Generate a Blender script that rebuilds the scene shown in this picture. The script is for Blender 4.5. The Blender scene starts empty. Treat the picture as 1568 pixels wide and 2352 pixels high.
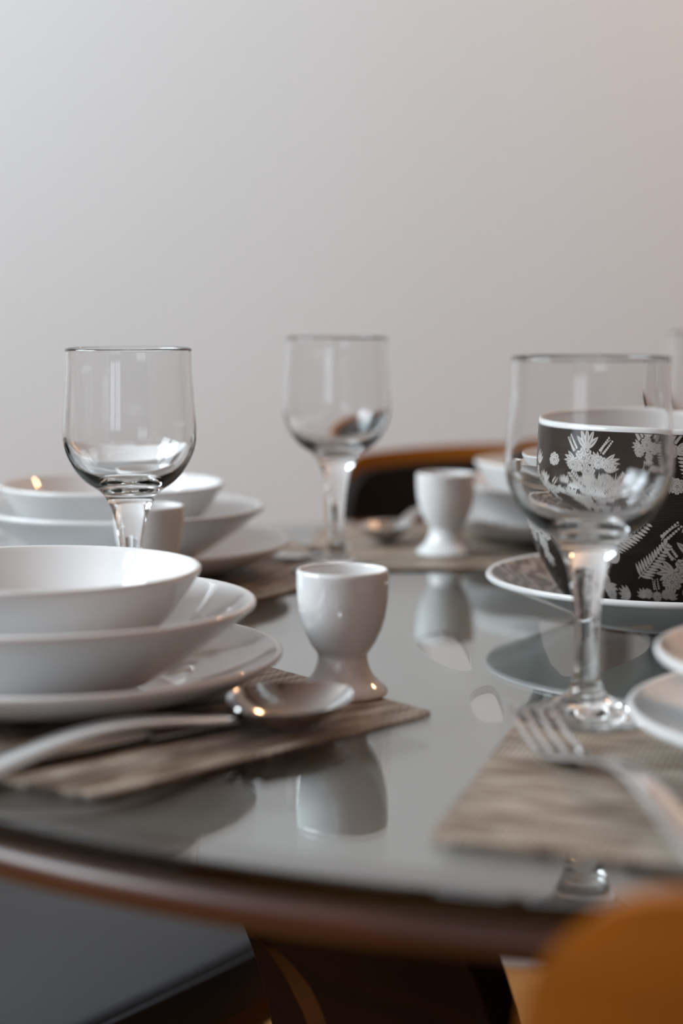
import bpy, bmesh, math, random
from mathutils import Vector, Matrix
random.seed(7)
C = bpy.context.scene.collection
SC = bpy.context.scene
PI = math.pi
TZ = 0.75                      # height of the table's glass surface
CAM_H = 0.2128                 # camera above the glass
F, TH = 4222.0, 0.1139         # focal length in pixels, downward tilt

# ------------------------------------------------------------------ helpers
def at(u, v, h=0.0):
    """a point of the photograph, at height h above the table"""
    c, s = math.cos(TH), math.sin(TH)
    a, b = (u-784)/F, (v-1176)/F
    d = (a, c-b*s, -s-b*c)
    t = (h-CAM_H)/d[2]
    return Vector((d[0]*t, d[1]*t, TZ+h))

def mesh_from(bm, name, mat, parent=None, smooth=True, angle=None):
    bmesh.ops.recalc_face_normals(bm, faces=bm.faces)
    me = bpy.data.meshes.new(name)
    bm.to_mesh(me); bm.free()
    mats = mat if isinstance(mat, (list, tuple)) else [mat]
    for m in mats: me.materials.append(m)
    if smooth:
        me.polygons.foreach_set('use_smooth', [True]*len(me.polygons))
        if angle: me.set_sharp_from_angle(angle=math.radians(angle))
    o = bpy.data.objects.new(name, me)
    C.objects.link(o)
    if parent: o.parent = parent
    return o

def tag(o, label=None, cat=None, group=None, kind=None):
    if label: o['label'] = label
    if cat: o['category'] = cat
    if group: o['group'] = group
    if kind: o['kind'] = kind
    return o

def empty(name, loc, rz=0.0):
    o = bpy.data.objects.new(name, None)
    o.empty_display_size = .05
    o.location = loc; o.rotation_euler = (0, 0, rz)
    C.objects.link(o)
    return o

def copy_tree(o, parent=None):
    c = o.copy(); C.objects.link(c)
    if parent: c.parent = parent
    for ch in list(o.children): copy_tree(ch, c)
    return c

def catmull(pts, n=8):
    out = []
    P = [pts[0]]+list(pts)+[pts[-1]]
    for i in range(1, len(P)-2):
        p0, p1, p2, p3 = [Vector(p) for p in P[i-1:i+3]]
        for k in range(n):
            t = k/n
            out.append(0.5*((2*p1)+(p2-p0)*t+(2*p0-5*p1+4*p2-p3)*t*t+(3*p1-p0-3*p2+p3)*t**3))
    out.append(Vector(pts[-1]))
    return out

def lathe(bm, prof, seg=96, mi=0):
    """prof: list of (r, z); closed at the axis where r == 0"""
    rings = []
    for p in prof:
        r, z = p[0], p[1]
        if r < 1e-6: rings.append([bm.verts.new((0, 0, z))])
        else: rings.append([bm.verts.new((r*math.cos(2*PI*k/seg), r*math.sin(2*PI*k/seg), z)) for k in range(seg)])
    for a, b in zip(rings, rings[1:]):
        for k in range(seg):
            k2 = (k+1) % seg
            vs = []
            for v in (a[k % len(a)], a[k2 % len(a)], b[k2 % len(b)], b[k % len(b)]):
                if v not in vs: vs.append(v)
            if len(vs) > 2:
                f = bm.faces.new(vs); f.material_index = mi
    return rings

def box(bm, x0, x1, y0, y1, z0, z1):
    v = [bm.verts.new((x, y, z)) for x in (x0, x1) for y in (y0, y1) for z in (z0, z1)]
    for q in ((0,1,3,2),(4,6,7,5),(0,4,5,1),(2,3,7,6),(0,2,6,4),(1,5,7,3)): bm.faces.new([v[i] for i in q])

def bevel(o, w, seg=3, ang=30):
    m = o.modifiers.new('bevel', 'BEVEL'); m.width = w; m.segments = seg
    m.limit_method = 'ANGLE'; m.angle_limit = math.radians(ang)
    return o

# ------------------------------------------------------------------ materials
def new_mat(name):
    m = bpy.data.materials.new(name); m.use_nodes = True
    nt = m.node_tree
    return m, nt, nt.nodes['Principled BSDF']

def N(nt, t, **kw):
    n = nt.nodes.new(t)
    for k, v in kw.items():
        if k in n.inputs.keys(): n.inputs[k].default_value = v
        else: setattr(n, k, v)
    return n

def simple(name, col, rough=.5, metal=0., spec=.5, coat=0., bump=0., bscale=60.):
    m, nt, b = new_mat(name)
    b.inputs['Base Color'].default_value = (*col, 1)
    b.inputs['Roughness'].default_value = rough
    b.inputs['Metallic'].default_value = metal
    b.inputs['Specular IOR Level'].default_value = spec
    b.inputs['Coat Weight'].default_value = coat
    if bump:
        tc = N(nt, 'ShaderNodeTexCoord'); no = N(nt, 'ShaderNodeTexNoise', Scale=bscale, Detail=4.)
        bp = N(nt, 'ShaderNodeBump', Strength=bump, Distance=.002)
        nt.links.new(tc.outputs['Object'], no.inputs['Vector'])
        nt.links.new(no.outputs['Fac'], bp.inputs['Height'])
        nt.links.new(bp.outputs['Normal'], b.inputs['Normal'])
    return m

def glass_mat(name, col, ior=1.5, absorb=None):
    m = bpy.data.materials.new(name); m.use_nodes = True
    nt = m.node_tree; nt.nodes.clear()
    g = N(nt, 'ShaderNodeBsdfGlass'); g.inputs['Color'].default_value = (*col, 1)
    g.inputs['Roughness'].default_value = 0.; g.inputs['IOR'].default_value = ior
    o = N(nt, 'ShaderNodeOutputMaterial')
    nt.links.new(g.outputs[0], o.inputs['Surface'])
    if absorb:
        v = N(nt, 'ShaderNodeVolumeAbsorption'); v.inputs['Color'].default_value = (*absorb[1], 1); v.inputs['Density'].default_value = absorb[0]
        nt.links.new(v.outputs[0], o.inputs['Volume'])
    return m

def wood_mat(name, c1, c2, rough=.35, scale=6., stretch=(1, 1, 12), coat=.2, spec=.5):
    m, nt, b = new_mat(name)
    tc = N(nt, 'ShaderNodeTexCoord'); mp = N(nt, 'ShaderNodeMapping')
    mp.inputs['Scale'].default_value = stretch
    no = N(nt, 'ShaderNodeTexNoise', Scale=scale, Detail=6., Roughness=.6)
    cr = N(nt, 'ShaderNodeValToRGB')
    cr.color_ramp.elements[0].position = .35; cr.color_ramp.elements[0].color = (*c1, 1)
    cr.color_ramp.elements[1].position = .68; cr.color_ramp.elements[1].color = (*c2, 1)
    L = nt.links.new
    L(tc.outputs['Object'], mp.inputs['Vector']); L(mp.outputs[0], no.inputs['Vector'])
    L(no.outputs['Fac'], cr.inputs['Fac']); L(cr.outputs['Color'], b.inputs['Base Color'])
    b.inputs['Roughness'].default_value = rough
    b.inputs['Coat Weight'].default_value = coat; b.inputs['Coat Roughness'].default_value = .15
    b.inputs['Specular IOR Level'].default_value = spec
    return m

def weave_mat():
    m, nt, b = new_mat('woven_vinyl')
    L = nt.links.new
    tc = N(nt, 'ShaderNodeTexCoord'); mp = N(nt, 'ShaderNodeMapping')
    mp.inputs['Scale'].default_value = (1000/3.0, 1000/2.2, 1)
    L(tc.outputs['Object'], mp.inputs['Vector'])
    sx = N(nt, 'ShaderNodeSeparateXYZ'); L(mp.outputs[0], sx.inputs[0])
    def math_(op, a, bb=None):
        n = N(nt, 'ShaderNodeMath', operation=op)
        for i, q in enumerate((a, bb)):
            if q is None: continue
            if isinstance(q, (int, float)): n.inputs[i].default_value = q
            else: L(q, n.inputs[i])
        return n.outputs[0]
    # basket weave: over/under rounded strands
    px = math_('MULTIPLY', sx.outputs['X'], PI); py = math_('MULTIPLY', sx.outputs['Y'], PI)
    a = math_('ABSOLUTE', math_('SINE', px)); c = math_('ABSOLUTE', math_('SINE', py))
    chk = N(nt, 'ShaderNodeTexChecker', Scale=1.0)
    L(mp.outputs[0], chk.inputs['Vector'])
    mix = N(nt, 'ShaderNodeMix', data_type='FLOAT')
    L(chk.outputs['Fac'], mix.inputs[0]); L(a, mix.inputs[2]); L(c, mix.inputs[3])
    hgt = mix.outputs[0]
    big = N(nt, 'ShaderNodeTexNoise', Scale=55., Detail=3.)
    mp2 = N(nt, 'ShaderNodeMapping'); mp2.inputs['Scale'].default_value = (.5, 2.2, 1)
    L(tc.outputs['Object'], mp2.inputs['Vector']); L(mp2.outputs[0], big.inputs['Vector'])
    cr = N(nt, 'ShaderNodeValToRGB')
    e = cr.color_ramp.elements
    e[0].position = .22; e[0].color = (.045, .026, .015, 1)
    e[1].position = .85; e[1].color = (.66, .57, .47, 1)
    L(hgt, cr.inputs['Fac'])
    cr2 = N(nt, 'ShaderNodeValToRGB')
    e = cr2.color_ramp.elements
    e[0].position = .40; e[0].color = (.36, .30, .25, 1)
    e[1].position = .62; e[1].color = (1, 1, 1, 1)
    L(big.outputs['Fac'], cr2.inputs['Fac'])
    mu = N(nt, 'ShaderNodeMix', data_type='RGBA', blend_type='MULTIPLY'); mu.inputs[0].default_value = 1.
    L(cr.outputs['Color'], mu.inputs[6]); L(cr2.outputs['Color'], mu.inputs[7])
    L(mu.outputs[2], b.inputs['Base Color'])
    b.inputs['Roughness'].default_value = .5
    bp = N(nt, 'ShaderNodeBump', Strength=.9, Distance=.0006)
    L(hgt, bp.inputs['Height']); L(bp.outputs['Normal'], b.inputs['Normal'])
    return m

def print_mat(name, dark, light, axis='Z', freq=700., swirl=False):
    """the transfer-printed ground: dark brown with fine engraved lines, or a swirling ground on the saucer"""
    m, nt, b = new_mat(name)
    L = nt.links.new
    tc = N(nt, 'ShaderNodeTexCoord')
    cr = N(nt, 'ShaderNodeValToRGB'); e = cr.color_ramp.elements
    if not swirl:
        w = N(nt, 'ShaderNodeTexWave', wave_type='BANDS', bands_direction='Z', Scale=freq, Distortion=.6)
        w.inputs['Detail Scale'].default_value = 3.
        L(tc.outputs['Object'], w.inputs['Vector'])
        L(w.outputs['Fac'], cr.inputs['Fac'])
        e[0].position = .45; e[1].position = .95
    else:
        no = N(nt, 'ShaderNodeTexNoise', Scale=42., Detail=5., Distortion=2.5)
        L(tc.outputs['Object'], no.inputs['Vector'])
        w = N(nt, 'ShaderNodeTexWave', wave_type='BANDS', Scale=freq, Distortion=14., Detail=3.)
        L(tc.outputs['Object'], w.inputs['Vector'])
        mx = N(nt, 'ShaderNodeMix', data_type='FLOAT'); mx.inputs[0].default_value = .5
        L(no.outputs['Fac'], mx.inputs[2]); L(w.outputs['Fac'], mx.inputs[3])
        L(mx.outputs[0], cr.inputs['Fac'])
        e[0].position = .38; e[1].position = .66
    e[0].color = (*dark, 1); e[1].color = (*light, 1)
    L(cr.outputs['Color'], b.inputs['Base Color'])
    b.inputs['Roughness'].default_value = .25
    b.inputs['Specular IOR Level'].default_value = .2
    return m

M = {}
M['wall'] = simple('wall_paint', (.71, .725, .735), .9, spec=.2, bump=.15, bscale=120)
M['wall_warm'] = simple('tan_wall_paint', (.075, .042, .024), .8, spec=.2, bump=.15, bscale=120)
M['ceiling'] = simple('ceiling_paint', (.42, .39, .37), .95, spec=.2, bump=.1, bscale=80)
M['trim'] = simple('trim_gloss', (.8, .8, .8), .35, bump=.05)
M['floor'] = wood_mat('oak_floor', (.34, .14, .022), (.44, .19, .035), .5, 3., (1, 9, 1), .1)
M['china'] = simple('white_porcelain', (.73, .735, .735), .06, spec=.5, coat=0., bump=.012, bscale=12)
M['steel'] = simple('polished_steel', (.58, .57, .56), .12, metal=1., bump=.02, bscale=30)
M['glass'] = glass_mat('clear_glass', (.998, 1., 1.), 1.5)
M['table_glass'] = glass_mat('table_glass', (.98, .99, .99), 1.8, (6., (.15, .5, .45)))
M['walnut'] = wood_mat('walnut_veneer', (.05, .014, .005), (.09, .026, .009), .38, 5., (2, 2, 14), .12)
M['shaded_walnut'] = wood_mat('shaded_walnut_veneer', (.008, .002, .001), (.016, .004, .0015), .6, 5., (2, 2, 14), 0., .1)  # same walnut, with the shade under the table put into its colour
M['panel'] = wood_mat('lacquered_panel', (.36, .335, .29), (.42, .39, .34), .3, 3., (2, 6, 2), 1., .4)
M['panel'].node_tree.nodes['Principled BSDF'].inputs['Coat Roughness'].default_value = .02
M['lit_strip'] = wood_mat('lit_leg_veneer', (.30, .15, .055), (.38, .19, .07), .5, 5., (2, 2, 14), 0., .2)  # lighter leg wood: the light on the leg's face is in the colour
M['chair_wood'] = wood_mat('chair_veneer', (.28, .085, .004), (.37, .12, .007), .5, 4., (1, 1, 10), 0., .25)
M['chair_wood_dark'] = wood_mat('dark_chair_veneer', (.10, .032, .006), (.17, .06, .012), .35, 4., (1, 1, 10), .15)
M['leather'] = simple('grey_leather', (.055, .055, .06), .5, spec=.4, bump=.35, bscale=220)
M['pad'] = simple('dark_leather', (.010, .008, .007), .55, spec=.3, bump=.3, bscale=200)
M['weave'] = weave_mat()
M['ink'] = print_mat('engraved_brown_ground', (.010, .0075, .006), (.05, .041, .035), freq=320.)
M['motif'] = simple('unprinted_white', (.50, .475, .45), .2, coat=.2, bump=.02)
M['inkline'] = simple('dark_ink', (.02, .016, .014), .2, bump=.02)
M['saucer_print'] = print_mat('saucer_print', (.09, .07, .06), (.38, .33, .30), freq=30., swirl=True)

# ------------------------------------------------------------------ room
WY, WXL, WXR, WYF, CEIL = 2.62, -2.1, 2.5, -2.4, 3.0
def struct(name, bm, m, smooth=False):
    return tag(mesh_from(bm, name, m, smooth=smooth), kind='structure')
def plank(name, *b, m):
    bm = bmesh.new(); box(bm, *b); return struct(name, bm, m)
plank('floor', WXL-.1, WXR+.1, WYF-.1, WY+.1, -.1, 0, m=M['floor'])
plank('ceiling', WXL-.1, WXR+.1, WYF-.1, WY+.1, CEIL, CEIL+.1, m=M['ceiling'])
plank('wall_back', WXL-.1, WXR+.1, WY, WY+.1, 0, CEIL, m=M['wall'])
plank('wall_right', WXR, WXR+.1, WYF, WY, 0, CEIL, m=M['wall_warm'])
# front wall, behind the camera, with a smaller window at its left end
WIN2 = (-1.95, -.65, .72, 2.3)
bm = bmesh.new()
box(bm, WXL-.1, WIN2[0], WYF-.1, WYF, 0, CEIL); box(bm, WIN2[1], WXR+.1, WYF-.1, WYF, 0, CEIL)
box(bm, WIN2[0], WIN2[1], WYF-.1, WYF, 0, WIN2[2]); box(bm, WIN2[0], WIN2[1], WYF-.1, WYF, WIN2[3], CEIL)
struct('wall_front', bm, M['wall_warm'])
# left wall with a window opening
WIN = (.05, 1.85, 1.42, 2.75)
bm = bmesh.new()
box(bm, WXL-.1, WXL, WYF, WIN[0], 0, CEIL); box(bm, WXL-.1, WXL, WIN[1], WY, 0, CEIL)
box(bm, WXL-.1, WXL, WIN[0], WIN[1], 0, WIN[2]); box(bm, WXL-.1, WXL, WIN[0], WIN[1], WIN[3], CEIL)
struct('wall_left', bm, M['wall'])
bm = bmesh.new(); fw = .045
y0, y1, z0, z1 = WIN
for b in ((y0, y0+fw, z0, z1), (y1-fw, y1, z0, z1), (y0+fw, y1-fw, z0, z0+fw), (y0+fw, y1-fw, z1-fw, z1),
          ((y0+y1)/2-.09, (y0+y1)/2+.09, z0+fw, z1-fw)):
    box(bm, WXL-.07, WXL-.01, *b)
struct('window_1', bm, M['trim'])
bm = bmesh.new()
x0, x1, z0, z1 = WIN2
for b in ((x0, x0+fw, z0, z1), (x1-fw, x1, z0, z1), (x0+fw, x1-fw, z0, z0+fw), (x0+fw, x1-fw, z1-fw, z1),
          ((x0+x1)/2-.05, (x0+x1)/2+.05, z0+fw, z1-fw)):
    box(bm, b[0], b[1], WYF-.07, WYF-.01, b[2], b[3])
struct('window_2', bm, M['trim'])
plank('baseboard_back', WXL, WXR, WY-.018, WY, 0, .11, m=M['trim'])

# ------------------------------------------------------------------ table
TC = Vector((.215, 1.222)); TR = .60
table = tag(empty('dining_table', (TC.x, TC.y, 0)), 'round glass-topped dining table on a dark walnut ring and bent wood base', 'table')
bm = bmesh.new()
t = .010; r = TR
prof = [(0, TZ), (r-.004, TZ), (r-.0015, TZ), (r-.0004, TZ-.0004), (r, TZ-.0015), (r, TZ-t+.0015), (r-.0004, TZ-t+.0004), (r-.0015, TZ-t), (r-.004, TZ-t), (0, TZ-t)]
lathe(bm, prof, 220)
mesh_from(bm, 'tabletop', M['table_glass'], table, angle=15)['label'] = 'clear glass tabletop'
bm = bmesh.new()
ring = [(r-.03, TZ-.0112), (r-.010, TZ-.0108), (r-.004, TZ-.0125), (r-.0005, TZ-.017), (r-.001, TZ-.022), (r-.006, TZ-.0275), (r-.03, TZ-.0275), (r-.03, TZ-.0112)]
lathe(bm, ring, 200)
mesh_from(bm, 'rim', M['walnut'], table, angle=60)

def curve_plate(name, outer, holes, z0, th, mat, parent):
    cu = bpy.data.curves.new(name, 'CURVE'); cu.dimensions = '2D'; cu.fill_mode = 'BOTH'; cu.extrude = th/2
    for pts in [outer]+holes:
        sp = cu.splines.new('POLY'); sp.points.add(len(pts)-1); sp.use_cyclic_u = True
        for p, q in zip(sp.points, pts): p.co = (q[0], q[1], 0, 1)
    tmp = bpy.data.objects.new(name, cu); C.objects.link(tmp)
    me = bpy.data.meshes.new_from_object(tmp.evaluated_get(bpy.context.evaluated_depsgraph_get()))
    bpy.data.objects.remove(tmp); bpy.data.curves.remove(cu)
    me.name = name
    me.materials.clear(); me.materials.append(mat)
    o = bpy.data.objects.new(name, me); C.objects.link(o); o.location.z = z0; o.parent = parent
    return o
def rounded(poly, n=6):
    P = [Vector(p).to_3d() for p in poly]; P = P+[P[0], P[1], P[2]]
    out = []
    for i in range(1, len(P)-2):
        p0, p1, p2, p3 = P[i-1], P[i], P[i+1], P[i+2]
        for k in range(n):
            t_ = k/n
            out.append(0.5*((2*p1)+(p2-p0)*t_+(2*p0-5*p1+4*p2-p3)*t_*t_+(3*p1-p0-3*p2+p3)*t_**3))
    return [(p.x, p.y) for p in out]
def hole(pix, n=4):
    return rounded([(at(u, v, -.014)-Vector((TC.x, TC.y, 0))).xy for u, v in pix], n)
outer = [((TR-.032)*math.cos(2*PI*k/120), (TR-.05)*math.sin(2*PI*k/120)) for k in range(120)]
holes = [hole([(1078, 1632), (1096, 1606), (1135, 1604), (1158, 1672), (1135, 1688), (1096, 1678)]),
         hole([(1236, 1440), (1290, 1440), (1440, 1455), (1492, 1490), (1460, 1535), (1290, 1578)]),
         hole([(950, 1490), (1040, 1470), (1085, 1560), (1010, 1550)])]
curve_plate('under_panel', outer, holes, TZ-.0185, .005, M['panel'], table)['label'] = 'grey-brown lacquered panel under the glass'
# bent plywood legs: a wide strip swept down each side of the base
def bent_leg(ang, w0, w1, th=.022, path=None):
    path = path or [(.47, TZ-.024), (.44, TZ-.030), (.36, TZ-.06), (.29, .60), (.255, .48), (.25, .36), (.27, .22), (.31, .10), (.345, .0)]
    P = catmull([Vector((p[0], p[1], 0)) for p in path], 5)
    bm = bmesh.new(); prev = None
    n = len(P)
    for i, p in enumerate(P):
        d = (P[min(i+1, n-1)]-P[max(i-1, 0)]).normalized()
        nn = Vector((-d.y, d.x, 0))*th/2
        w = w0+(w1-w0)*i/(n-1)
        ca, sa = math.cos(ang), math.sin(ang)
        vs = []
        for s, e in ((-1, -1), (1, -1), (1, 1), (-1, 1)):
            q = p+nn*e
            rr, zz, tt = q.x, max(q.y, 0), s*w/2
            vs.append(bm.verts.new((rr*ca-tt*sa, rr*sa+tt*ca, zz)))
        if prev:
            for k in range(4): bm.faces.new((prev[k], prev[(k+1) % 4], vs[(k+1) % 4], vs[k]))
        else: bm.faces.new(vs)
        prev = vs
    bm.faces.new(prev)
    return bevel(mesh_from(bm, 'leg', M['shaded_walnut'], table, angle=40), .003, 2)
def at_y(u, v, Y):
    c, s_ = math.cos(TH), math.sin(TH)
    a, b = (u-784)/F, (v-1176)/F
    t_ = Y/(c-b*s_)
    return Vector((a*t_, Y, TZ+CAM_H+t_*(-s_-b*c)))
# added strip of lighter wood, painting in the lit face of the near leg
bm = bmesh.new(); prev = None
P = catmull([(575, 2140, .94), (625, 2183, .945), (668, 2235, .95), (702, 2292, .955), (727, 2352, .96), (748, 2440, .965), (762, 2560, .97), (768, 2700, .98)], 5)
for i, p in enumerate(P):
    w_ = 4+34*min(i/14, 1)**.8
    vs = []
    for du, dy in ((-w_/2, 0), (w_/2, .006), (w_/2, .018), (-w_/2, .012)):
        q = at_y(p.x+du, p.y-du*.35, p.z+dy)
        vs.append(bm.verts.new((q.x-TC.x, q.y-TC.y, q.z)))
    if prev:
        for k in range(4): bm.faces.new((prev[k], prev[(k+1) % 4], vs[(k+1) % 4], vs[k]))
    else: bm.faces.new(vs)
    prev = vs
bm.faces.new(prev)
mesh_from(bm, 'leg_lit_strip', M['lit_strip'], table, angle=40)
for k in range(4):
    bent_leg(math.radians(226+90*k), .20, .18)
bm = bmesh.new()
lathe(bm, [(0, .30), (.235, .30), (.24, .305), (.24, .325), (.235, .33), (0, .33)], 64)
mesh_from(bm, 'lower_shelf', M['shaded_walnut'], table, angle=40)

# ------------------------------------------------------------------ chairs
def rounded_panel(hw, z0, z1, rc, R, th, y_off=0., lean=0., nx=28, nz=22, crown=.0):
    """curved backrest shell: front face and back face, closed"""
    bm = bmesh.new()
    rows = []
    zs = []
    for j in range(nz+1):
        s = .5-.5*math.cos(PI*j/nz); zs.append(z0+(z1-z0)*s)
    def hwid(z):
        d = min(z-z0, z1-z)
        return hw if d >= rc else hw-(rc-math.sqrt(max(rc*rc-(rc-d)**2, 0)))
    F_, B_ = [], []
    for z in zs:
        w = max(hwid(z), hw-rc)
        fr, br = [], []
        for i in range(nx+1):
            q = -math.cos(PI*i/nx)
            x = w*q
            zz = z+crown*(1-(x/hw)**2)*(z-z0)/(z1-z0)
            a = x/R
            for rad, lst in ((R-th/2, fr), (R+th/2, br)):
                lst.append(bm.verts.new((rad*math.sin(a), R-rad*math.cos(a)+y_off-lean*(z-z0), zz)))
        F_.append(fr); B_.append(br)
    for G in (F_, B_):
        for j in range(nz):
            for i in range(nx): bm.faces.new((G[j][i], G[j][i+1], G[j+1][i+1], G[j+1][i]))
    for j in range(nz):
        for i in (0, nx): bm.faces.new((F_[j][i], F_[j+1][i], B_[j+1][i], B_[j][i]))
    for i in range(nx):
        for j in (0, nz): bm.faces.new((F_[j][i], F_[j][i+1], B_[j][i+1], B_[j][i]))
    return bm

def tapered(p0, p1, r0, r1, seg=14):
    bm = bmesh.new()
    p0, p1 = Vector(p0), Vector(p1); d = (p1-p0).normalized()
    u = d.orthogonal().normalized(); v = d.cross(u)
    A = [bm.verts.new(p0+(u*math.cos(2*PI*k/seg)+v*math.sin(2*PI*k/seg))*r0) for k in range(seg)]
    B = [bm.verts.new(p1+(u*math.cos(2*PI*k/seg)+v*math.sin(2*PI*k/seg))*r1) for k in range(seg)]
    for k in range(seg): bm.faces.new((A[k], A[(k+1) % seg], B[(k+1) % seg], B[k]))
    bm.faces.new(A); bm.faces.new(B[::-1])
    return bm

def super_slab(hx, hy, z0, z1, dome, edge, n=2.0, m=5.0, rings=14, seg=80):
    """cushion: superellipse plan, domed top, rounded edge"""
    bm = bmesh.new()
    def ring(k, z):
        out = []
        for i in range(seg):
            a = 2*PI*i/seg; ca, sa = math.cos(a), math.sin(a)
            out.append(bm.verts.new((hx*k*math.copysign(abs(ca)**(2/m), ca), hy*k*math.copysign(abs(sa)**(2/m), sa), z)))
        return out
    R = [[bm.verts.new((0, 0, z1+dome))]]
    for j in range(1, rings):
        k = j/rings*(1-edge/hx)
        R.append(ring(k, z1+dome*(1-(j/rings)**2)))
    for j in range(7):
        a = PI/2*j/6
        R.append(ring(1-edge/hx+edge/hx*math.sin(a), z1-edge*(1-math.cos(a))))
    R.append(ring(1, z0+.004)); R.append(ring(1-.006/hx, z0)); R.append([bm.verts.new((0, 0, z0))])
    for a, b in zip(R, R[1:]):
        for k in range(seg):
            vs = []
            for v in (a[k % len(a)], a[(k+1) % seg % len(a)], b[(k+1) % seg % len(b)], b[k % len(b)]):
                if v not in vs: vs.append(v)
            if len(vs) > 2: bm.faces.new(vs)
    return bm

def make_chair():
    root = empty('dining_chair', (0, 0, 0))
    wood = M['chair_wood']
    bk = bevel(mesh_from(rounded_panel(.222, .63, .788, .046, .38, .012, -.245, .10, crown=.012), 'backrest', wood, root, angle=50), .003, 3)
    bk['label'] = 'curved tan wood veneer shell'
    o = mesh_from(rounded_panel(.205, .645, .773, .038, .362, .022, -.229, .10, crown=.011), 'back_pad', M['pad'], root, angle=60)
    bevel(o, .008, 3)['label'] = 'dark upholstered pad'
    mesh_from(super_slab(.225, .22, .405, .455, .012, .016), 'seat', M['leather'], root)['label'] = 'dark grey leather seat'
    # piping round the top of the seat
    bm = bmesh.new(); seg = 100; rr = .0028; ring = []
    for i in range(seg):
        a = 2*PI*i/seg; ca, sa = math.cos(a), math.sin(a)
        p = Vector((.2235*math.copysign(abs(ca)**.4, ca), .2185*math.copysign(abs(sa)**.4, sa), .4475))
        nrm = Vector((ca, sa, 0)).normalized()
        ring.append([bm.verts.new(p+(nrm*math.cos(b)+Vector((0, 0, 1))*math.sin(b))*rr) for b in [2*PI*k/8 for k in range(8)]])
    for i in range(seg):
        for k in range(8):
            bm.faces.new((ring[i][k], ring[(i+1) % seg][k], ring[(i+1) % seg][(k+1) % 8], ring[i][(k+1) % 8]))
    mesh_from(bm, 'piping', M['leather'], root)
    bm = bmesh.new(); box(bm, -.195, .195, -.19, .19, .365, .404)
    bevel(mesh_from(bm, 'seat_frame', M['chair_wood_dark'], root, smooth=False), .006, 2)
    for sx in (-1, 1):
        mesh_from(tapered((sx*.165, .165, .368), (sx*.19, .20, 0), .022, .013), 'leg', M['chair_wood_dark'], root)
        mesh_from(tapered((sx*.165, -.165, .368), (sx*.19, -.22, 0), .022, .013), 'leg', M['chair_wood_dark'], root)
    for sx in (-1, 1):
        bm = bmesh.new()
        P = catmull([(sx*.11, -.12, .372), (sx*.115, -.20, .395), (sx*.118, -.232, .46), (sx*.118, -.237, .66)], 6)
        prev = None
        for p in P:
            vs = [bm.verts.new(p+Vector((a*.017, b*.006, 0))) for a, b in ((-1, -1), (1, -1), (1, 1), (-1, 1))]
            if prev:
                for k in range(4): bm.faces.new((prev[k], prev[(k+1) % 4], vs[(k+1) % 4], vs[k]))
            else: bm.faces.new(vs)
            prev = vs
        bm.faces.new(prev)
        mesh_from(bm, 'back_support', M['chair_wood_dark'], root, angle=40)
    return root
G_CH = 'wooden chairs round the table'
chair = make_chair()
chair.location = (.268, .738, 0); chair.rotation_euler.z = 0
tag(chair, 'wooden chair in front of the table edge, curved tan backrest seen from behind', 'chair', G_CH)
ch2 = copy_tree(chair); ch2.location = (.198, 1.855, 0); ch2.rotation_euler.z = PI
tag(ch2, 'wooden chair across the table against the wall, dark padded backrest facing out', 'chair', G_CH)
ch3 = copy_tree(chair); ch3.location = (-.315, 1.435, 0)
ch3.rotation_euler.z = math.atan2(-.572, .82)-PI/2
tag(ch3, 'chair tucked under the table, its dark grey leather seat showing below the rim', 'chair', G_CH)

# ------------------------------------------------------------------ placemats
def poly_mat(pts, label, dirv):
    """pts in world xy; the object frame follows the weave"""
    c = sum((Vector(p) for p in pts), Vector((0, 0)))/len(pts)
    rz = math.atan2(dirv[1], dirv[0])
    R2 = Matrix.Rotation(-rz, 2)
    loc = [R2 @ (Vector(p)-c) for p in pts]
    # round each corner a little
    out = []
    n = len(loc)
    for i in range(n):
        a, b, d = loc[i-1], loc[i], loc[(i+1) % n]
        rr = .006
        e1, e2 = b+(a-b).normalized()*rr, b+(d-b).normalized()*rr
        for k in range(5):
            s = k/4
            out.append((1-s)**2*e1+2*s*(1-s)*b+s*s*e2)
    bm = bmesh.new()
    top = [bm.verts.new((p.x, p.y, .0016)) for p in out]; bot = [bm.verts.new((p.x, p.y, 0)) for p in out]
    bm.faces.new(top); bm.faces.new(bot[::-1])
    for k in range(len(out)): bm.faces.new((top[k], bot[k], bot[(k+1) % len(out)], top[(k+1) % len(out)]))
    o = mesh_from(bm, 'placemat', M['weave'], smooth=False)
    o.location = (c.x, c.y, TZ+.0002); o.rotation_euler.z = rz
    return tag(o, label, 'placemat', 'woven placemats')
MH = .0018
poly_mat([(.048, .934), (-.104, .772), (-.28, .872), (-.150, 1.195)],
         'brown woven placemat under the near left white stack, pointed corner by the egg cup', (.147, .161))
poly_mat([(.092, .925), (.034, .708), (.15, .664), (.40, .72), (.44, .86), (.40, .935)],
         'beige woven placemat under the fork, in front of the stemmed glass', (1, -.3))
poly_mat([(-.115, 1.224), (.03, 1.435), (-.05, 1.64), (-.20, 1.62), (-.30, 1.46), (-.28, 1.32)],
         'brown woven placemat under the far left white stack', (.54, .84))
poly_mat([(.015, 1.445), (.40, 1.475), (.37, 1.73), (.18, 1.785), (-.02, 1.715), (-.03, 1.56)],
         'beige woven placemat on the far side, under the dark spoon', (1, 0.08))

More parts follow.
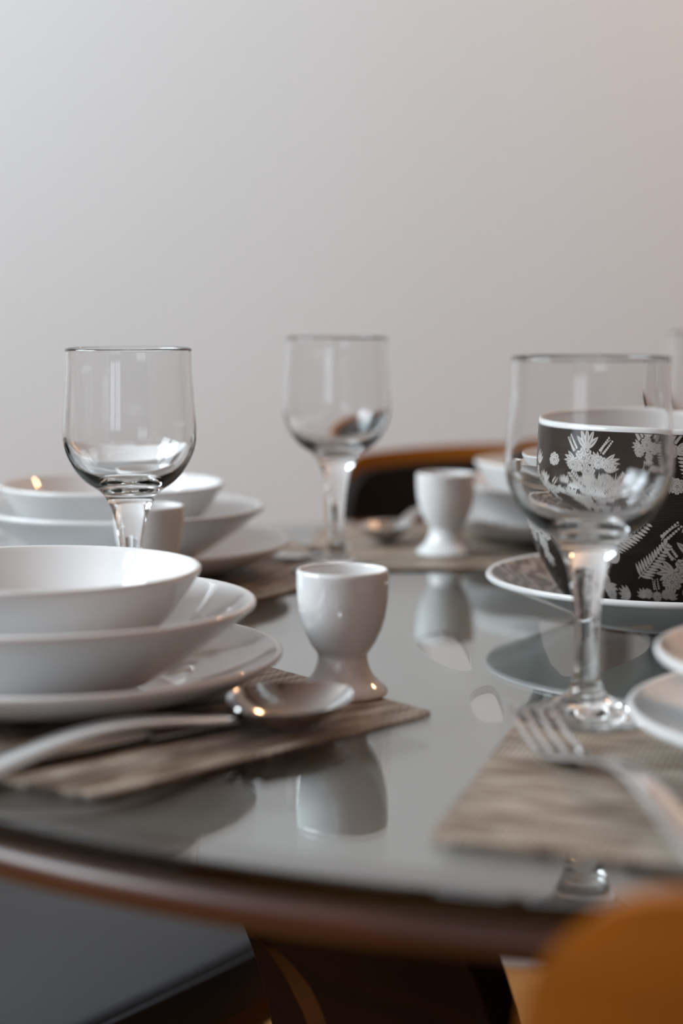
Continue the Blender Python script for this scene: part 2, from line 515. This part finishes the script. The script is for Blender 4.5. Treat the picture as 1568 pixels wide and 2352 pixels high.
# ------------------------------------------------------------------ china
def bowl_mesh(name, outer, thick, lip=.0022, foot=None):
    """outer: (r, z) from the foot outwards to the rim; the inside follows at the given thickness"""
    O = [Vector((p[0], p[1], 0)) for p in catmull([(a, b, 0) for a, b in outer], 8)]
    I = []
    for i, p in enumerate(O):
        d = (O[min(i+1, len(O)-1)]-O[max(i-1, 0)]).normalized()
        n = Vector((-d.y, d.x, 0))
        I.append(p+n*thick)
    tip = O[-1]; d = (O[-1]-O[-4]).normalized(); n = Vector((-d.y, d.x, 0))
    cen = tip+n*thick/2
    lipp = [cen+n*(-thick/2)*math.cos(a)+d*(thick*.6)*math.sin(a) for a in [PI*k/10 for k in range(1, 10)]]
    prof = [(0, O[0].y+.0015)] + [(p.x, p.y) for p in O] + [(p.x, p.y) for p in lipp] + [(p.x, p.y) for p in I[::-1] if p.x > .004]
    prof += [(0, I[0].y+.0005)]
    bm = bmesh.new(); lathe(bm, prof, 128)
    return mesh_from(bm, name, M['china'])

PLATE = [(.060, .0), (.066, .0005), (.078, .004), (.094, .009), (.110, .0155), (.1215, .0225)]
PASTA = [(.050, .0), (.055, .0006), (.060, .003), (.075, .013), (.093, .026), (.1095, .0390)]
BOWL = [(.040, .0), (.045, .0006), (.053, .004), (.067, .015), (.078, .029), (.087, .0425)]
plate0 = bowl_mesh('dinner_plate', PLATE, .0042)
pasta0 = bowl_mesh('pasta_bowl', PASTA, .0042)
bowl0 = bowl_mesh('cereal_bowl', BOWL, .0036)
PZ, AZ = TZ+MH, None
def place(o, xy, z): o.location = (xy[0], xy[1], z)
S1, S2, S3, S4 = (-.155, .968), (-.172, 1.425), (.206, 1.632), (.254, .822)
def stack(s, labels, first=False, bowls=True, d=(0, 0, 0)):
    p = plate0 if first else plate0.copy()
    if not first: C.objects.link(p)
    place(p, (s[0]+d[0], s[1]), TZ+MH+.0001); tag(p, labels[0], 'plate', 'white dinner plates')
    a = pasta0 if first else pasta0.copy()
    if not first: C.objects.link(a)
    place(a, (s[0]+d[1], s[1]), TZ+MH+.0001+.0052+.0052); tag(a, labels[1], 'pasta bowl', 'white pasta bowls')
    if not bowls: return
    b = bowl0 if first else bowl0.copy()
    if not first: C.objects.link(b)
    place(b, (s[0]+d[2], s[1]), TZ+MH+.0001+.0052+.0052+.0152); tag(b, labels[2], 'bowl', 'white cereal bowls')
stack(S1, ('white dinner plate at the bottom of the near left stack, behind the spoon',
                 'wide shallow white bowl in the middle of the near left stack',
                 'small white bowl on top of the near left stack, catching the window'), True, d=(.001, -.001, -.007))
stack(S2, ('white dinner plate at the bottom of the far left stack, behind the left glass',
                 'wide shallow white bowl in the middle of the far left stack, behind the left glass',
                 'small white bowl on top of the far left stack, behind the left glass'), d=(.009, .001, -.007))
stack(S3, ('white dinner plate at the bottom of the stack across the table, before the padded chair',
                 'wide shallow white bowl in the stack across the table, before the padded chair',
                 'small white bowl on top of the stack across the table, before the padded chair'))
stack(S4, ('white dinner plate cut off by the right edge, beside the fork',
                 'wide shallow white bowl on the plate cut off by the right edge'), bowls=False)

# egg cups
bm = bmesh.new()
outp = catmull([(.0215, 0, 0), (.0240, .0006, 0), (.0245, .0024, 0), (.0222, .0052, 0), (.0180, .0090, 0), (.0150, .0138, 0), (.0134, .0205, 0),
                (.0142, .0235, 0), (.0172, .0278, 0), (.0216, .0375, 0), (.0239, .0480, 0), (.0247, .0580, 0), (.0249, .0665, 0)], 6)
prof = [(0, .004)]+[(.018, .003)]+[(p.x, p.y) for p in outp]
prof += [(.0245, .0680), (.0238, .0686), (.0230, .0682), (.0226, .0670)]
inn = catmull([(.0225, .066, 0), (.0218, .055, 0), (.0200, .044, 0), (.0160, .034, 0), (.0090, .0285, 0), (.0, .027, 0)], 5)
prof += [(p.x, p.y) for p in inn[:-1]]+[(0, .027)]
lathe(bm, prof, 80)
egg0 = mesh_from(bm, 'egg_cup', M['china'])
def on_px(u, v, h):  # position of an upright thing from the photo point of its rim at height h
    p = at(u, v, h); return (p.x, p.y)
e1 = on_px(786.5, 1314, .0686)
place(egg0, e1, TZ+MH+.0001)
tag(egg0, 'white egg cup nearest the camera, on the corner of the mat beside the spoon', 'egg cup', 'white egg cups')
for px, lab in (((1024, 1091), 'white egg cup in front of the padded chair, beside the far spoon'),
                ((342, 1166), 'white egg cup half hidden behind the stem of the left glass')):
    c = egg0.copy(); C.objects.link(c); place(c, on_px(px[0], px[1], .0686), TZ+MH+.0001)
    tag(c, lab, 'egg cup', 'white egg cups')

# wine glasses: one continuous wall of glass
GH = .1836
def z_(d): return GH-d/1000.
outp = catmull([(.0350, .0004, 0), (.0352, .0012, 0), (.0340, .0024, 0), (.0260, .0048, 0), (.0160, .0085, 0), (.0098, .0130, 0), (.0074, .0185, 0),
                (.0062, .0260, 0), (.0059, .0380, 0), (.0063, .0500, 0), (.0070, .0575, 0), (.0082, .0655, 0), (.0108, .0775, 0),
                (.0150, .0868, 0), (.0190, .0925, 0), (.0290, z_(84), 0), (.0361, z_(75), 0), (.0412, z_(63), 0), (.0423, z_(50.5), 0),
                (.0411, z_(32), 0), (.0398, z_(13.5), 0), (.0398, z_(1.2), 0)], 6)
prof = [(0, .0030), (.012, .0024), (.030, .0006)]+[(p.x, p.y) for p in outp]
prof += [(.0397, GH-.0004), (.0392, GH), (.0386, GH-.0003), (.0384, z_(1.4))]
inn = catmull([(.0384, z_(2.5), 0), (.0384, z_(13.5), 0), (.0396, z_(32), 0), (.0407, z_(50.5), 0), (.0394, z_(62), 0),
               (.0338, z_(73.5), 0), (.0262, z_(81), 0), (.0150, z_(86.5), 0), (.0060, z_(88.3), 0), (0, z_(88.6), 0)], 6)
prof += [(p.x, p.y) for p in inn[:-1]]+[(0, z_(88.6))]
bm = bmesh.new(); lathe(bm, prof, 112)
gl0 = mesh_from(bm, 'wine_glass', M['glass'])
for i, (u, v, lab) in enumerate(((295, 800, 'empty stemmed glass on the left, standing behind the white bowls'),
                                 (773, 780, 'empty stemmed glass in the middle, behind the nearest egg cup'),
                                 (1357, 828, 'largest stemmed glass, on the right in front of the patterned cup'),
                                 (1640, 768, 'stemmed glass cut off by the right edge, behind the patterned cup'))):
    c = gl0 if i == 0 else gl0.copy()
    if i: C.objects.link(c)
    on_mat = {0: 0, 1: MH+.0001, 2: MH+.0001, 3: MH+.0001}[i]
    place(c, on_px(u, v, GH), TZ+on_mat+.0002); c.rotation_euler.z = i*.7
    tag(c, lab, 'wine glass', 'stemmed wine glasses')

# ------------------------------------------------------------------ cutlery (local frame: tip towards +x, lying on z = 0)
def strip_solid(bm, secs):
    """secs: list of rings (lists of Vector) of equal length, joined into a closed solid"""
    R = [[bm.verts.new(p) for p in s] for s in secs]
    n = len(R[0])
    for a, b in zip(R, R[1:]):
        for k in range(n): bm.faces.new((a[k], a[(k+1) % n], b[(k+1) % n], b[k]))
    bm.faces.new(R[0]); bm.faces.new(R[-1][::-1])
def oval(x, z, w, t, dish=0., y=0., n=24):
    out = []
    for k in range(n):
        a = 2*PI*k/n
        yy = math.cos(a)*w
        out.append(Vector((x, y+yy, z+math.sin(a)*t+dish*(yy/w)**2)))
    return out
def handle_secs(L0, L1, z_neck, arch, w_end=.0088, w_neck=.0042, zend=.0022, pw=1.25):
    secs = []
    n = 26
    for i in range(n+1):
        t = i/n
        x = L0+(L1-L0)*t
        w = w_end*(1-t)**.8+w_neck*t
        if t < .06: w *= .45+.55*math.sqrt(t/.06)
        z = zend+(z_neck-zend)*t**1.3+arch*math.sin(PI*t**pw)**1.3
        secs.append(oval(x, z, w, .0012+.0009*t))
    return secs
def make_spoon():
    root = empty('spoon', (0, 0, 0))
    bm = bmesh.new(); strip_solid(bm, handle_secs(-.195, -.033, .0105, .012, zend=.004, pw=1.0))
    mesh_from(bm, 'handle', M['steel'], root)
    bm = bmesh.new(); n = 26; m_ = 18
    top, bot = [], []
    Lb, Wb, D = .037, .0225, .0145
    for i in range(n+1):
        s = -1+2*i/n
        x = Lb*s
        w = Wb*math.sqrt(max(1-s*s, 0))*(1-.10*s)
        w = max(w, .0012)
        rt, rb = [], []
        for j in range(m_+1):
            q = -1+2*j/m_
            y = w*q
            rr = min((x/Lb)**2+(y/Wb)**2, 1)
            z = .0012+D*(rr**1.15)
            rt.append(bm.verts.new((x, y, z+.0012))); rb.append(bm.verts.new((x, y, z)))
        top.append(rt); bot.append(rb)
    for G in (top, bot):
        for i in range(n):
            for j in range(m_): bm.faces.new((G[i][j], G[i+1][j], G[i+1][j+1], G[i][j+1]))
    for i in range(n):
        for j in (0, m_): bm.faces.new((top[i][j], top[i+1][j], bot[i+1][j], bot[i][j]))
    for j in range(m_):
        for i in (0, n): bm.faces.new((top[i][j], top[i][j+1], bot[i][j+1], bot[i][j]))
    mesh_from(bm, 'spoon_bowl', M['steel'], root, angle=50)
    return root
def make_fork():
    root = empty('fork', (0, 0, 0))
    bm = bmesh.new(); strip_solid(bm, handle_secs(-.185, -.028, .0065, .013))
    mesh_from(bm, 'handle', M['steel'], root)
    bm = bmesh.new()
    secs = []
    for i in range(13):
        t = i/12; x = -.032+.034*t
        w = .0040+(.0132-.0040)*math.sin(PI/2*min(t*1.05, 1))**1.5
        secs.append(oval(x, .0075-.0055*math.sin(PI/2*t), w, .0013, .0018*t))
    strip_solid(bm, secs)
    mesh_from(bm, 'root', M['steel'], root)
    for k in range(4):
        bm = bmesh.new(); secs = []
        y0_ = (-1.5+k)*.0070
        for i in range(15):
            t = i/14; x = .000+.050*t
            z = .0022+.012*t**1.8+.0018*(y0_/.0132)**2
            secs.append(oval(x, z, .0023-.0012*t, .0013-.0006*t, 0, y0_*(1-.04*t), 10))
        strip_solid(bm, secs)
        mesh_from(bm, 'tine', M['steel'], root)
    return root
def make_knife():
    root = empty('knife', (0, 0, 0))
    bm = bmesh.new()
    secs = []
    for i in range(21):
        t = i/20; x = -.125+.125*t
        secs.append(oval(x, .0045, .0095*(1-t)**.5+.0052*t if t > .04 else .006, .0040-.001*t))
    strip_solid(bm, secs); mesh_from(bm, 'handle', M['steel'], root)
    bm = bmesh.new(); secs = []
    for i in range(21):
        t = i/20; x = -.004+.115*t
        w = .0095*math.sqrt(max(1-t**6, .003))
        secs.append([Vector((x, -w, .0030)), Vector((x, -w, .0042)), Vector((x, w*.9, .0038)), Vector((x, w*.9, .0034))])
    strip_solid(bm, secs); mesh_from(bm, 'blade', M['steel'], root, angle=20)
    return root
def put(o, p, dirv, z=MH+.0003, pitch=0., roll=0.):
    o.location = (p[0], p[1], TZ+z); o.rotation_euler = (roll, pitch, math.atan2(dirv[1], dirv[0]))
sp1 = make_spoon(); p = at(664, 1637, .010); put(sp1, p, (.74, .67), roll=.15)
tag(sp1, 'steel spoon lying on the near left mat in front of the white stack', 'spoon', 'steel spoons')
sp2 = copy_tree(sp1); p = at(884, 1232, .008); put(sp2, p, (-.36, -1))
tag(sp2, 'dark-looking spoon across the table, left of the far egg cup', 'spoon', 'steel spoons')
kn1 = make_knife(); p = at(335, 1695, .004); put(kn1, p, (.75, .66))
tag(kn1, 'steel knife lying between the near spoon and the mat edge', 'knife')
fk1 = make_fork(); p = at(1290, 1735, .004)
a_, b_ = at(1345, 1750, .012), at(1568, 1975, .014)
put(fk1, p, (-.20, .98))
tag(fk1, 'steel fork on the beige mat in front of the largest glass', 'fork', 'steel forks')
fk2 = copy_tree(fk1); p = at(676, 1282, .004); put(fk2, p, (.86, -.5))
tag(fk2, 'steel fork behind the nearest egg cup, beside the middle glass', 'fork', 'steel forks')

# ------------------------------------------------------------------ patterned cup and saucer
CX, CY = at(1550, 967, .134).x, at(1550, 967, .134).y
SZ = TZ+.0002
bm = bmesh.new()
O = catmull([(.058, 0, 0), (.062, .0008, 0), (.066, .004, 0), (.080, .0105, 0), (.100, .0185, 0), (.1155, .0245, 0), (.1235, .0275, 0)], 8)
prof = [(0, .003)]+[(p.x, p.y) for p in O]
lathe(bm, prof, 160, 0)
lp = [(.1235, .0275), (.1248, .0290), (.1246, .0308), (.1232, .0318), (.1205, .0312)]
lathe(bm, lp, 160, 0)
I = catmull([(.1205, .0312, 0), (.112, .0275, 0), (.095, .0205, 0), (.078, .0145, 0), (.060, .0105, 0), (0, .0100, 0)], 6)
lathe(bm, [(p.x, p.y) for p in I[:-1]]+[(0, .01)], 160, 1)
bmesh.ops.remove_doubles(bm, verts=bm.verts, dist=1e-6)
saucer = mesh_from(bm, 'saucer', [M['china'], M['saucer_print']])
saucer.location = (CX, CY, SZ)
tag(saucer, 'white-edged saucer with brown printed inside, under the patterned cup', 'saucer')

CUP0 = .0104
def zc(z): return z-CUP0
outp = catmull([(.052, zc(.0108), 0), (.058, zc(.0110), 0), (.066, zc(.0130), 0), (.0735, zc(.0185), 0), (.0845, zc(.036), 0), (.0945, zc(.057), 0), (.0990, zc(.076), 0),
                (.1000, zc(.095), 0), (.0992, zc(.115), 0), (.0985, zc(.1315), 0)], 10)
def cup_r(z):
    for a, b in zip(outp, outp[1:]):
        if a.y <= z <= b.y and b.y > a.y:
            t = (z-a.y)/(b.y-a.y); return a.x+(b.x-a.x)*t
    return outp[-1].x
bm = bmesh.new()
lathe(bm, [(0, .003)]+[(p.x, p.y) for p in outp], 160, 1)
zt = outp[-1].y
lip = [(.0985, zt), (.0984, zt+.0012), (.0980, zt+.0026), (.0970, zt+.0034), (.0958, zt+.0028), (.0952, zt+.0012)]
lathe(bm, lip, 160, 0)
inn = catmull([(.0952, zt+.0012, 0), (.0955, zt-.02, 0), (.0965, zt-.045, 0), (.0910, zt-.075, 0), (.080, zt-.098, 0), (.06, zt-.112, 0), (0, zt-.114, 0)], 6)
lathe(bm, [(p.x, p.y) for p in inn[:-1]]+[(0, zt-.114)], 160, 0)
bmesh.ops.remove_doubles(bm, verts=bm.verts, dist=1e-6)
# the white flowers and leaves of the print, laid on the wall of the cup
def S(a, z, off):
    """a: mm along the wall from the side facing the camera, z: mm above the table"""
    zz = z/1000-CUP0
    rr = cup_r(zz)+off
    th = -PI/2+a/100.
    return Vector((rr*math.cos(th), rr*math.sin(th), zz))
LAYER = [0]
ZMAX = (zt+CUP0)*1000-.5
def strip(pairs, mi, off):
    V = [(bm.verts.new(S(p[0], min(max(p[1], 14), ZMAX), off)), bm.verts.new(S(q[0], min(max(q[1], 14), ZMAX), off))) for p, q in pairs]
    for (a, b), (c, d) in zip(V, V[1:]):
        try:
            f = bm.faces.new((a, b, d, c)); f.material_index = mi
        except ValueError: pass
def leaf(a, z, ang, L, W, mi=2, off=.00012, bend=0., vein=.16, n=7, blunt=False):
    ca, sa = math.cos(ang), math.sin(ang)
    def pt(t, s):
        w = W/2*(math.sin(PI*min(t**(.6 if blunt else .8), 1))**.8 if not blunt else math.sin(PI*min(max(t*.82+.06, 0), 1))**.6)
        x = L*t; y = s*w+bend*L*t*t
        return (a+x*ca-y*sa, z+x*sa+y*ca)
    ts = [i/n for i in range(n+1)]
    if vein:
        strip([(pt(t, vein), pt(t, 1)) for t in ts], mi, off); strip([(pt(t, -vein), pt(t, -1)) for t in ts], mi, off)
    else: strip([(pt(t, -1), pt(t, 1)) for t in ts], mi, off)
def dot(a, z, r, mi=2, off=.00012):
    n = 8
    strip([((a+r*math.cos(PI*i/n), z+r*math.sin(PI*i/n)), (a+r*math.cos(PI*i/n), z-r*math.sin(PI*i/n))) for i in range(n+1)], mi, off)
def stem(a0, z0, a1, z1, bend=0., w=.35, mi=2, off=.00010):
    n = 8; dx, dz = a1-a0, z1-z0
    L = math.hypot(dx, dz); nx, nz = -dz/L, dx/L
    P = []
    for i in range(n+1):
        t = i/n; k = bend*math.sin(PI*t)*L
        c = (a0+dx*t+nx*k, z0+dz*t+nz*k)
        P.append(((c[0]+nx*w, c[1]+nz*w), (c[0]-nx*w, c[1]-nz*w)))
    strip(P, mi, off)
def flower(a, z, r, rot=0.):
    for ring, (rr, n, o) in enumerate(((1., 8, .00014), (.68, 6, .00022), (.4, 5, .00030))):
        for k in range(n):
            g = rot+ring*.4+2*PI*k/n
            w = 2*PI*rr*r/n*.85
            if ring: leaf(a, z, g, r*rr*1.06, w*1.25, 3, o-.00003, vein=0, blunt=True)
            leaf(a+math.cos(g)*r*.1, z+math.sin(g)*r*.1, g, r*rr*.9, w, 2, o, vein=.08, blunt=True)
    dot(a, z, r*.16, 3, .00034); dot(a, z, r*.1, 2, .00038)
def spray(a, z, ang, L, n=5, w=3.2, fan=1.3):
    for k in range(n):
        g = ang-fan/2+fan*k/(n-1)
        leaf(a, z, g, L*(.75+.25*math.cos((k-(n-1)/2)/(n/2)*1.3)), w, 2, .00012+.00002*(k % 2), vein=.12)
def fern(a, z, ang, L, n=11, lw=1.7, ll=8., bend=.12):
    for i in range(1, n+1):
        t = i/n
        k = bend*math.sin(PI*t*.6)*L
        c = (a+L*t*math.cos(ang)-k*math.sin(ang), z+L*t*math.sin(ang)+k*math.cos(ang))
        l = ll*(1-.55*t)
        for s in (-1, 1): leaf(c[0], c[1], ang+s*1.0+bend, l, lw, 2, .00012, vein=0)
    stem(a, z, a+L*math.cos(ang), z+L*math.sin(ang), bend*.6, .3)
def berries(a, z, ang, L, n=7, r=1.0):
    stem(a, z, a+L*math.cos(ang), z+L*math.sin(ang), .08, .25)
    for i in range(n):
        t = (i+1)/n
        c = (a+L*t*math.cos(ang), z+L*t*math.sin(ang))
        for s in (-1, 1): dot(c[0]-s*1.7*math.sin(ang), c[1]+s*1.7*math.cos(ang), r*(1.1-.4*t))
def pineapple(a, z, r):
    for i in range(-4, 5):
        for j in range(-4, 5):
            x, y = i*r*.22+(j % 2)*r*.11, j*r*.2
            if (x/r)**2+(y/(r*.82))**2 < 1: dot(a+x, z+y, r*.105, 2, .00014)
    spray(a+r*.5, z+r*.5, .8, r*.9, 4, r*.35, 1.5)
    for k in range(6): leaf(a-r*.8+k*r*.3, z-r*.7, -PI/2-.6+k*.24, r*.6, r*.25, 2, .00013)
def bouquet(a, z, q=1.):
    flower(a, z, 9*q, .2); flower(a+13*q, z-4*q, 7.5*q, .7); flower(a-10*q, z-8*q, 6.5*q, 1.); flower(a+4*q, z-14*q, 6.5*q, .1)
    spray(a+2*q, z+8*q, PI/2, 15*q, 5, 4.2*q, 1.7); spray(a-9*q, z-2*q, PI*.95, 12*q, 4, 3.6*q, 1.3)
    spray(a+18*q, z-3*q, .1, 13*q, 4, 3.8*q, 1.4); spray(a+4*q, z-19*q, -PI/2, 12*q, 5, 3.6*q, 1.9)
    berries(a-8*q, z+6*q, 2.2, 12*q); berries(a+14*q, z+5*q, .9, 13*q)
# right of the glass stem
bouquet(-7, 47, 1.08)
fern(-42, 40, .95, 30, 12, 1.9, 9.5, -.10)
berries(-25, 66, .75, 15, 7, 1.1)
pineapple(-4, 80, 7.5)
spray(-8, 92, 1.2, 15, 5, 3.6, 1.4); fern(-3, 98, 1.9, 26, 10, 1.7, 7.5, .1); flower(10, 104, 7.5)
spray(3, 118, .9, 12, 5, 3.2, 1.6)
for q in (-36, -29, -22): flower(q, 28+abs(q+29)*.25, 3.6, q)
spray(-38, 27, 2.4, 8, 4, 2.2, 1.2); spray(-20, 27, .6, 8, 4, 2.2, 1.2); berries(-29, 32, 1.7, 8, 5, .7)
# behind the glass
for q in range(26):
    spray(-96+random.random()*46, 22+random.random()*88, .6+random.random()*2.2, 8+random.random()*8, 5, 3.0, 1.5)
for q in range(9): flower(-92+random.random()*38, 26+random.random()*80, 3.5+random.random()*2., random.random())
bouquet(-78, 112, .95); fern(-62, 62, 2.15, 42, 15, 2., 11, .12); fern(-66, 60, 1.2, 40, 15, 2., 11, -.18)
fern(-64, 58, .75, 34, 13, 1.9, 10, -.2); fern(-78, 56, 2.6, 30, 12, 1.9, 9, .15); spray(-64, 72, 1.6, 26, 7, 3.6, 1.5)
spray(-58, 66, .5, 20, 6, 3.2, 1.2); flower(-52, 82, 6); flower(-60, 92, 5, .5); flower(-68, 84, 5)
bouquet(-28, 124, .62); spray(-22, 106, -1.2, 11, 4, 3, 1.3); flower(-16, 100, 5); stem(-30, 112, -31, 100, .05)
# lower left wall and round the sides
for q in range(8): leaf(-98+q*2.6, 74-q*4.4, -.9, 11, 3., 2, .00012)
flower(-80, 44, 6); flower(-74, 35, 5); spray(-84, 52, 2., 12, 5, 3., 1.5); flower(-67, 27, 4); spray(-68, 34, -.6, 9, 4, 2.6, 1.3)
for a0 in (46, 110, 170, 230, -130):
    bouquet(a0, 70); fern(a0-24, 60, 1.2, 36, 13, 1.9, 10, .1); flower(a0+20, 108, 7); spray(a0-10, 100, 1.6, 16, 6, 3.4, 1.6); flower(a0-28, 34, 5)
cup = mesh_from(bm, 'large_cup', [M['china'], M['ink'], M['motif'], M['inkline']])
cup.location = (CX, CY, SZ+CUP0)
tag(cup, 'large white cup printed with white flowers on dark brown, standing on the saucer', 'cup')

# ------------------------------------------------------------------ light
def area(name, loc, rot, sx, sy, power, col):
    l = bpy.data.lights.new(name, 'AREA'); l.shape = 'RECTANGLE'; l.size = sx; l.size_y = sy
    l.energy = power; l.color = col
    o = bpy.data.objects.new(name, l); C.objects.link(o); o.location = loc; o.rotation_euler = rot
    return o
area('window_daylight', (WXL-.12, (WIN[0]+WIN[1])/2, (WIN[2]+WIN[3])/2), (0, -PI/2, 0), WIN[3]-WIN[2], WIN[1]-WIN[0], 132, (.83, .93, 1.0))
area('garden_daylight', ((WIN2[0]+WIN2[1])/2, WYF-.12, (WIN2[2]+WIN2[3])/2), (PI/2, 0, 0), WIN2[1]-WIN2[0], WIN2[3]-WIN2[2], 9, (.84, .92, 1.0))
def lamp(name, loc, power, col, r=.05):
    l = bpy.data.lights.new(name, 'POINT'); l.energy = power; l.color = col; l.shadow_soft_size = r
    o = bpy.data.objects.new(name, l); C.objects.link(o); o.location = loc
lamp('warm_lamp', (1.15, 2.15, 1.95), 17, (1., .56, .28))
lamp('warm_bulb', (.9, -.5, 1.75), 9, (1., .27, .025), .017)
w = bpy.data.worlds.new('sky'); SC.world = w; w.use_nodes = True
w.node_tree.nodes['Background'].inputs[0].default_value = (.75, .85, 1, 1)
w.node_tree.nodes['Background'].inputs[1].default_value = .6

# ------------------------------------------------------------------ camera
cam = bpy.data.cameras.new('camera')
cam.sensor_fit = 'VERTICAL'; cam.sensor_height = 36.; cam.lens = 36.*F/2352
cam.dof.use_dof = True; cam.dof.focus_distance = 1.10; cam.dof.aperture_fstop = 3.2
cam.clip_start = .05
co = bpy.data.objects.new('camera', cam); C.objects.link(co)
co.location = (0, 0, TZ+CAM_H); co.rotation_euler = (PI/2-TH, 0, 0)
SC.camera = co
SC.view_settings.view_transform = 'Standard'; SC.view_settings.look = 'None'
SC.view_settings.exposure = 0.06; SC.view_settings.gamma = 1.
SC.view_settings.use_curve_mapping = False
SC.cycles.max_bounces = 14; SC.cycles.diffuse_bounces = 4; SC.cycles.transmission_bounces = 14; SC.cycles.glossy_bounces = 8
